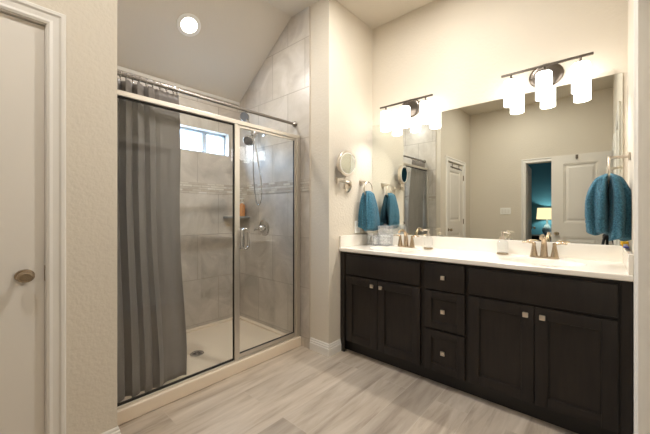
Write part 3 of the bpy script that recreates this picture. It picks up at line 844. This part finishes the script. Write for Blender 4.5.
for ix in range(2):
    x_, y_ = -1.619, 2.470+ix*0.045
    g = tag(obj('lip_balm', lathe(B(), [(0.009, 0.0), (0.009, 0.045), (0.0085, 0.046), (0.0085, 0.066), (0.007, 0.068)], (x_, y_, oz+0.0035), 16), M_gunmetal if ix else M_bronze, smooth=True, origin=(x_, y_, oz+0.0035)), ('short dark metal tube in the low clear open box' if ix else 'short bronze tube in the low clear open box'), 'tube')
# small carton by the right splash
ct = thing('small_carton', 'tiny yellow and blue carton lying on top of the right side splash', 'carton', (0.100, 2.50, 1.0))
obj('carton', box(B(), 0.086, 0.1125, 2.500, 2.560, 1.0005, 1.034, 0.001), M_yellow, ct)
obj('white_label', box(B(), 0.090, 0.109, 2.4993, 2.5003, 1.008, 1.020), M_white, ct)
obj('blue_flap', box(B(), 0.088, 0.1125, 2.455, 2.4995, 1.0005, 1.008, 0.001), M_blue, ct)

# wall mirror over the backsplash
vm = tag(obj('vanity_mirror', box(B(), XE+0.003, 0.092, YV-0.007, YV-0.001, 1.001, 2.056), M_mirror, origin=(-0.8, YV-0.004, 1.001)), 'wide frameless mirror on the wall above the backsplash', 'mirror')

# vanity lights
def vanity_light(cx, label):
    yb = YV-0.112; zb = 2.180; pz = 2.150
    t = thing('vanity_light', label, 'wall light', (cx, YV, pz), 'three-shade vanity lights')
    bm = B(); lathe(bm, [(0.082, 0.0), (0.082, 0.010), (0.076, 0.018), (0.060, 0.022)], (cx, YV-0.0005, pz), 48, RX(pi/2), sx=1.22)
    obj('backplate', bm, M_gunmetal, t, True)
    bm = B(); tube(bm, [(cx, YV-0.018, pz+0.010), (cx, yb, zb)], 0.010)
    obj('stem', bm, M_gunmetal, t, True)
    obj('bar', box(B(), cx-0.252, cx+0.252, yb-0.008, yb+0.008, zb-0.007, zb+0.007, 0.002), M_gunmetal, t)
    for dx in (-0.19, 0, 0.19):
        x = cx+dx
        bm = B(); lathe(bm, [(0.042, 1.958), (0.046, 1.960), (0.046, 2.128), (0.042, 2.134), (0.020, 2.137)], (x, yb, 0), 36, cap=False)
        s = obj('glass_shade', bm, M_shade, t, True)
        bm = B(); lathe(bm, [(0.030, 2.136), (0.030, 2.142), (0.012, 2.146), (0.007, 2.150), (0.007, 2.176)], (x, yb, 0), 20)
        obj('shade_holder', bm, M_gunmetal, s, True)
        bm = B(); lathe(bm, [(0.004, 2.00), (0.022, 2.012), (0.028, 2.035), (0.020, 2.068), (0.013, 2.085), (0.013, 2.136)], (x, yb, 0), 20)
        obj('bulb', bm, M_shade, s, True)
        l = bpy.data.lights.new('bulb_light', 'SPOT'); l.energy = BULB_POWER; l.color = (1.0, 0.95, 0.88); l.spot_size = R(150); l.spot_blend = 1.0; l.shadow_soft_size = 0.025
        lo = bpy.data.objects.new('bulb_light', l); C.objects.link(lo); lo.parent = s; lo.location = (x-cx, yb-YV, 1.968-pz)
    return t
v1 = vanity_light(-1.302, 'three-shade vanity light above the sink nearer the shower')
v2 = copy_tree(v1); v2.location.x = -0.292; v2['label'] = 'three-shade vanity light above the sink nearer the right wall'

# magnifying mirror on a swing arm
mz = 1.452; my = 2.226
mg = thing('magnifying_mirror', 'round wall-mounted magnifying mirror on a nickel arm', 'magnifying mirror', (XE, my, mz))
obj('wall_plate', lathe(B(), [(0.050, 0), (0.050, 0.006), (0.044, 0.012), (0.018, 0.018)], (XE, my, mz-0.012), 32, RY(pi/2)), M_nickel, mg, True)
bm = B(); tube(bm, [(XE+0.012, my, mz), (XE+0.034, my, mz)], 0.013); tube(bm, [(XE+0.036, my, mz-0.016), (XE+0.036, my, mz+0.026)], 0.012)
tube(bm, [(XE+0.036, my, mz+0.012), (XE+0.036, my-0.185, mz+0.020)], 0.008); tube(bm, [(XE+0.036, my-0.188, mz-0.002), (XE+0.036, my-0.188, mz+0.044)], 0.013)
tube(bm, [(XE+0.036, my-0.185, mz+0.032), (XE+0.046, my-0.108, mz+0.036)], 0.008)
tube(bm, smoothpath([(XE+0.046, my-0.110, mz+0.030), (XE+0.050, my-0.106, mz+0.050), (XE+0.062, my-0.106, mz+0.066)]), 0.009)
obj('swing_arm', bm, M_nickel, mg, True)
mc = Vector((XE+0.074, my-0.108, mz+0.172)); dirv = Vector((1.0, -0.13, -0.05)).normalized()
Mm = Matrix.Translation(mc) @ dirv.to_track_quat('Z', 'Y').to_matrix().to_4x4()
bm = lathe(B(), [(0.090, -0.026), (0.102, -0.022), (0.108, -0.010), (0.108, 0.010), (0.103, 0.014), (0.090, 0.012)], n=48); place(bm, Mm)
rm = obj('mirror_rim', bm, M_nickel, mg, True)
bm = lathe(B(), [(0.092, 0.0122), (0.092, 0.0140), (0.086, 0.0150), (0.086, 0.0122)], n=48, cap=False); place(bm, Mm)
obj('frosted_ring', bm, M_white, rm, True)
bm = lathe(B(), [(0.087, 0.0124), (0.087, 0.0135), (0.001, 0.0135)], n=48); place(bm, Mm)
obj('mirror_glass', bm, M_mirror, rm)

# outlet behind the left towel
ol = thing('wall_outlet', 'white wall outlet plate partly behind the left towel', 'outlet', (XE, 2.375, 1.085))
obj('cover_plate', box(B(), XE+0.0005, XE+0.006, 2.325, 2.405, 1.014, 1.128, 0.002), M_white, ol)
for z in (1.046, 1.096):
    obj('socket', box(B(), XE+0.005, XE+0.008, 2.348, 2.382, z-0.016, z+0.016, 0.002), M_trim, ol)

# towel rings and towels
def ring_thing(label, wx, y, z, out):
    """wx wall plane, out = +1/-1 direction away from the wall"""
    t = thing('towel_ring', label, 'towel ring', (wx, y, z), 'nickel towel rings')
    xr = wx+out*0.088
    bm = B(); lo, hi = sorted((wx+out*0.0005, wx+out*0.010)); box(bm, lo, hi, y-0.024, y+0.024, z-0.020, z+0.020, 0.003)
    lo, hi = sorted((wx+out*0.008, xr+out*0.006)); box(bm, lo, hi, y-0.011, y+0.011, z-0.008, z+0.008, 0.003)
    obj('post', bm, M_nickel, t)
    pts = [(xr, y+0.068*sin(a)*(1 if abs(cos(a)) < 0.9 else 1), z-0.068+0.068*cos(a)) for a in [2*pi*k/40 for k in range(40)]]
    obj('ring', tube(B(), pts, 0.0055, 10, closed=True), M_nickel, t, True)
    return t, xr
def towel_bm(xr, y, ztop, zbot, wt, wb, dep, sg=1, seed=1, drop=0.014, wide=0.8):
    """two halves hanging on either side of the ring plane x = xr"""
    from mathutils import noise
    rnd = random.Random(seed); bm = B(); NZ, NA = 72, 110
    for side in (-1, 1):
        p1, p2 = rnd.uniform(0, 6), rnd.uniform(0, 6)
        zb = zbot + (0.0 if side == sg else drop)
        rows = []
        for j in range(NZ+1):
            t = j/NZ; z = ztop+(zb-ztop)*t
            e = min(1, t/wide); g = sin(e*pi/2)**0.8
            hw = wt+(wb-wt)*g; hd = dep*(0.40+0.60*g)
            if t > wide: hd *= 1-0.14*((t-wide)/(1-wide))**2
            if t < 0.08: q = 0.4+0.6*sin(t/0.08*pi/2); hw *= q; hd *= q
            if t > 0.955: q = 1-0.32*((t-0.955)/0.045)**2; hw *= 0.4+0.6*q; hd *= q
            tz = z-zb
            band = 0.955 if (0.052 < tz < 0.060 or 0.078 < tz < 0.086 or 0.068 < tz < 0.070) else 1.0
            row = []
            for k in range(NA):
                a = 2*pi*k/NA
                ca, sa = cos(a), sin(a)
                r = 1+0.16*sin(3*a+p1+1.4*t)*g+0.12*sin(5*a+p2-1.8*t)*g+0.03*sin(9*a+p1+2*t)
                r += 0.020*noise.noise(Vector((ca*14, sa*14, z*110+side*7+seed)))
                px = max(hd*0.5*(1+ca*r*band), -0.001)
                py = hw*(abs(sa)**0.85)*(1 if sa >= 0 else -1)*r*band
                row.append(bm.verts.new((xr+side*(px+0.0005), y+py, z+0.008*sin(2*a+p2)*(1 if t > 0.9 else 0)*((t-0.9)*10))))
            rows.append(row)
        for A, Q in zip(rows[:-1], rows[1:]):
            for k in range(NA): bm.faces.new((A[k], A[(k+1) % NA], Q[(k+1) % NA], Q[k]))
        bm.faces.new(rows[0][::-1]); bm.faces.new(rows[-1])
    return bm
_, xr1 = ring_thing('nickel towel ring on the end wall beside the magnifying mirror', XE, 2.425, 1.488, 1)
tw = obj('hand_towel', towel_bm(xr1, 2.425, 1.405, 1.042, 0.050, 0.098, 0.078, 1, 3), M_towel, smooth='all', origin=(xr1, 2.425, 1.030))
tag(tw, 'teal hand towel hanging beside the magnifying mirror', 'towel', 'teal hand towels')
_, xr2 = ring_thing('nickel towel ring on the right wall at the vanity end', XR, 2.350, 1.506, -1)
tw = obj('hand_towel', towel_bm(xr2, 2.350, 1.418, 1.052, 0.060, 0.100, 0.097, 1, 8, 0.030, 0.5), M_towel, smooth='all', origin=(xr2, 2.350, 1.040))
tag(tw, 'teal hand towel hanging from the right wall ring', 'towel', 'teal hand towels')

# ================================================================== seen in the mirror
sw = thing('light_switch', 'white triple light switch plate on the wall by the bedroom doorway', 'light switch', (-1.27, YO, 1.235))
obj('cover_plate', box(B(), -1.352, -1.188, YO+0.0005, YO+0.007, 1.177, 1.293, 0.002), M_white, sw)
for k in range(3):
    x = -1.316+k*0.046
    obj('rocker', box(B(), x-0.016, x+0.016, YO+0.006, YO+0.011, 1.202, 1.268, 0.002), M_trim, sw)
# over-door hooks
hk = thing('over_door_hooks', 'dark hook rack over the top of the closed left door', 'hook rack', (XD, -0.2, 2.0))
bm = box(B(), XD-0.010, XD-0.006, -0.44, 0.04, 1.955, 1.975, 0.001)
for y in (-0.36, -0.04): box(bm, XD-0.010, XD-0.0065, y-0.012, y+0.012, 1.975, 2.027)
obj('rail', bm, M_gunmetal, hk)
for k in range(5):
    y = -0.40+k*0.10
    obj('hook', tube(B(), smoothpath([(XD-0.006, y, 1.965), (XD+0.008, y, 1.945), (XD+0.022, y, 1.940), (XD+0.028, y, 1.955)], 4), 0.004, 8), M_gunmetal, hk, True)
ho = thing('door_hook', 'single metal hook over the top of the open door', 'hook', (-0.27, -0.435, 2.0))
bm = box(B(), -0.285, -0.255, -0.456, -0.413, 2.0255, 2.0285); box(bm, -0.285, -0.255, -0.4165, -0.413, 1.97, 2.0285)
tube(bm, smoothpath([(-0.27, -0.414, 1.975), (-0.27, -0.400, 1.960), (-0.27, -0.385, 1.965), (-0.27, -0.380, 1.985)], 4), 0.004, 8)
obj('hook', bm, M_gunmetal, ho, True)

# photographer's tripod and camera, behind the viewpoint
tr = thing('camera_tripod', 'black camera tripod standing by the open door', 'tripod', (0.045, -0.075, 0))
cxp, cyp = 0.045, -0.075
obj('centre_column', tube(B(), [(cxp, cyp, 0.55), (cxp, cyp, 1.07)], 0.014, 12), M_black, tr, True)
obj('leg_collar', lathe(B(), [(0.035, 0.86), (0.045, 0.88), (0.045, 0.92), (0.030, 0.94)], (cxp, cyp, 0), 20), M_black, tr, True)
bm = B(); lathe(bm, [(0.022, 1.06), (0.030, 1.08), (0.028, 1.11), (0.034, 1.125), (0.034, 1.138)], (cxp, cyp, 0), 20)
obj('tripod_head', bm, M_black, tr, True)
for a in (R(8), R(128), R(232)):
    pa = (cxp+0.04*cos(a), cyp+0.04*sin(a), 0.90); pb = (cxp+0.30*cos(a), cyp+0.30*sin(a), 0.02); pm = [(p+q)/2 for p, q in zip(pa, pb)]
    l = obj('leg', tube(tube(B(), [pa, pm], 0.014, 10), [pm, pb], 0.010, 10), M_black, tr, True)
    obj('rubber_foot', tube(B(), [pb, (pb[0]+0.006*cos(a), pb[1]+0.006*sin(a), 0.001)], 0.013, 10), M_gasket, l, True)
vd = Vector((-sin(0.7282), cos(0.7282), 0))
pc = Vector((0, 0, 1.199)) - vd*0.085
Mc = Matrix.Translation(pc) @ RZ(0.7282)
ca = thing('camera', 'black camera on top of the tripod', 'camera', (pc.x, pc.y, 1.14))
bm = box(B(), -0.068, 0.068, -0.03, 0.03, -0.058, 0.040, 0.008); box(bm, -0.025, 0.025, -0.028, 0.028, 0.038, 0.062, 0.006); place(bm, Mc)
obj('body', bm, M_black, ca, True)
bm = lathe(B(), [(0.036, 0.028), (0.036, 0.062), (0.032, 0.066), (0.028, 0.058), (0.001, 0.052)], n=28, M=RX(-pi/2)); place(bm, Mc)
obj('lens', bm, M_black, ca, True)

# bedroom glimpsed through the doorway
ns = thing('nightstand', 'dark nightstand against the teal bedroom wall', 'nightstand', (-1.09, -4.05, 0))
obj('cabinet', box(B(), -1.34, -0.84, -4.26, -3.84, 0.14, 0.62, 0.005), M_darkwood, ns)
obj('top', box(B(), -1.36, -0.82, -4.28, -3.82, 0.62, 0.65, 0.006), M_darkwood, ns)
d_ = obj('drawer', box(B(), -1.31, -0.87, -3.842, -3.825, 0.40, 0.60, 0.004), M_darkwood, ns)
obj('knob', lathe(B(), [(0.006, 0), (0.014, 0.015), (0.010, 0.024)], (-1.09, -3.826, 0.50), 14, RX(-pi/2)), M_nickel, d_, True)
for x in (-1.31, -0.87):
    for y in (-4.23, -3.87):
        obj('leg', lathe(B(), [(0.02, 0), (0.028, 0.14)], (x, y, 0), 14), M_darkwood, ns, True)
lp = thing('table_lamp', 'lit table lamp with cream drum shade on the nightstand', 'lamp', (-1.01, -4.03, 0.65))
lx, ly = -1.01, -4.03
obj('base', lathe(B(), [(0.060, 0.651), (0.062, 0.662), (0.050, 0.668), (0.075, 0.70), (0.098, 0.76), (0.092, 0.83), (0.050, 0.90), (0.022, 0.94), (0.018, 1.10)], (lx, ly, 0), 28), M_lampbase, lp, True)
obj('shade', lathe(B(), [(0.215, 1.050), (0.195, 1.325)], (lx, ly, 0), 40, cap=False), M_lampshade, lp, True)
pt = bpy.data.lights.new('lamp_bulb', 'POINT'); pt.energy = 22; pt.color = (1, 0.85, 0.65); pt.shadow_soft_size = 0.04
po = bpy.data.objects.new('lamp_bulb', pt); C.objects.link(po); po.parent = lp; po.location = (0, 0, 0.53)
bd = thing('bed', 'bed with dark headboard and blue bedding beside the nightstand', 'bed', (-0.05, -3.3, 0))
obj('headboard', box(B(), -0.78, 0.80, -4.28, -4.22, 0.15, 1.15, 0.01), M_darkwood, bd)
obj('mattress', box(B(), -0.76, 0.76, -4.20, -2.35, 0.30, 0.62, 0.05, 4), M_white, bd, True)
obj('bed_frame', box(B(), -0.78, 0.78, -4.22, -2.32, 0.0, 0.30, 0.01), M_darkwood, bd)
obj('bedspread', box(box(B(), -0.79, 0.79, -3.75, -2.31, 0.60, 0.645, 0.02, 3), -0.80, -0.765, -3.75, -2.31, 0.12, 0.62, 0.01), M_bedblue, bd, True)
for k, x in enumerate((-0.40, 0.40)):
    bm = B(); bmesh.ops.create_uvsphere(bm, u_segments=28, v_segments=16, radius=1)
    for v in bm.verts:
        c = v.co; c.x = math.copysign(abs(c.x)**0.6, c.x)*0.32; c.z = math.copysign(abs(c.z)**0.6, c.z)*0.21; c.y *= 0.09
    place(bm, Matrix.Translation((x, -4.06, 0.83)) @ RX(R(-14)))
    tag(obj('pillow', bm, M_pillow, smooth='all', origin=(x, -4.06, 0.63)), 'pale blue pillow leaning on the headboard, ' + ('next to the lit lamp' if k == 0 else 'far from the lit lamp'), 'pillow', 'pale blue bed pillows')
# unseen ceiling light, added to brighten the bedroom walls
bl = thing('added_ceiling_light', 'added unseen round fill light on the bedroom ceiling', 'ceiling light', (-0.6, -2.6, 2.75))
obj('canopy', lathe(B(), [(0.15, 0), (0.15, -0.02), (0.14, -0.03)], (-0.6, -2.6, 2.75), 32), M_nickel, bl, True)
obj('diffuser', lathe(B(), [(0.14, -0.03), (0.135, -0.06), (0.09, -0.085), (0.001, -0.095)], (-0.6, -2.6, 2.75), 32, cap=False), emit('added_bedroom_fill', (0.95, 0.97, 1.0, 1), 12.0), bl, True)
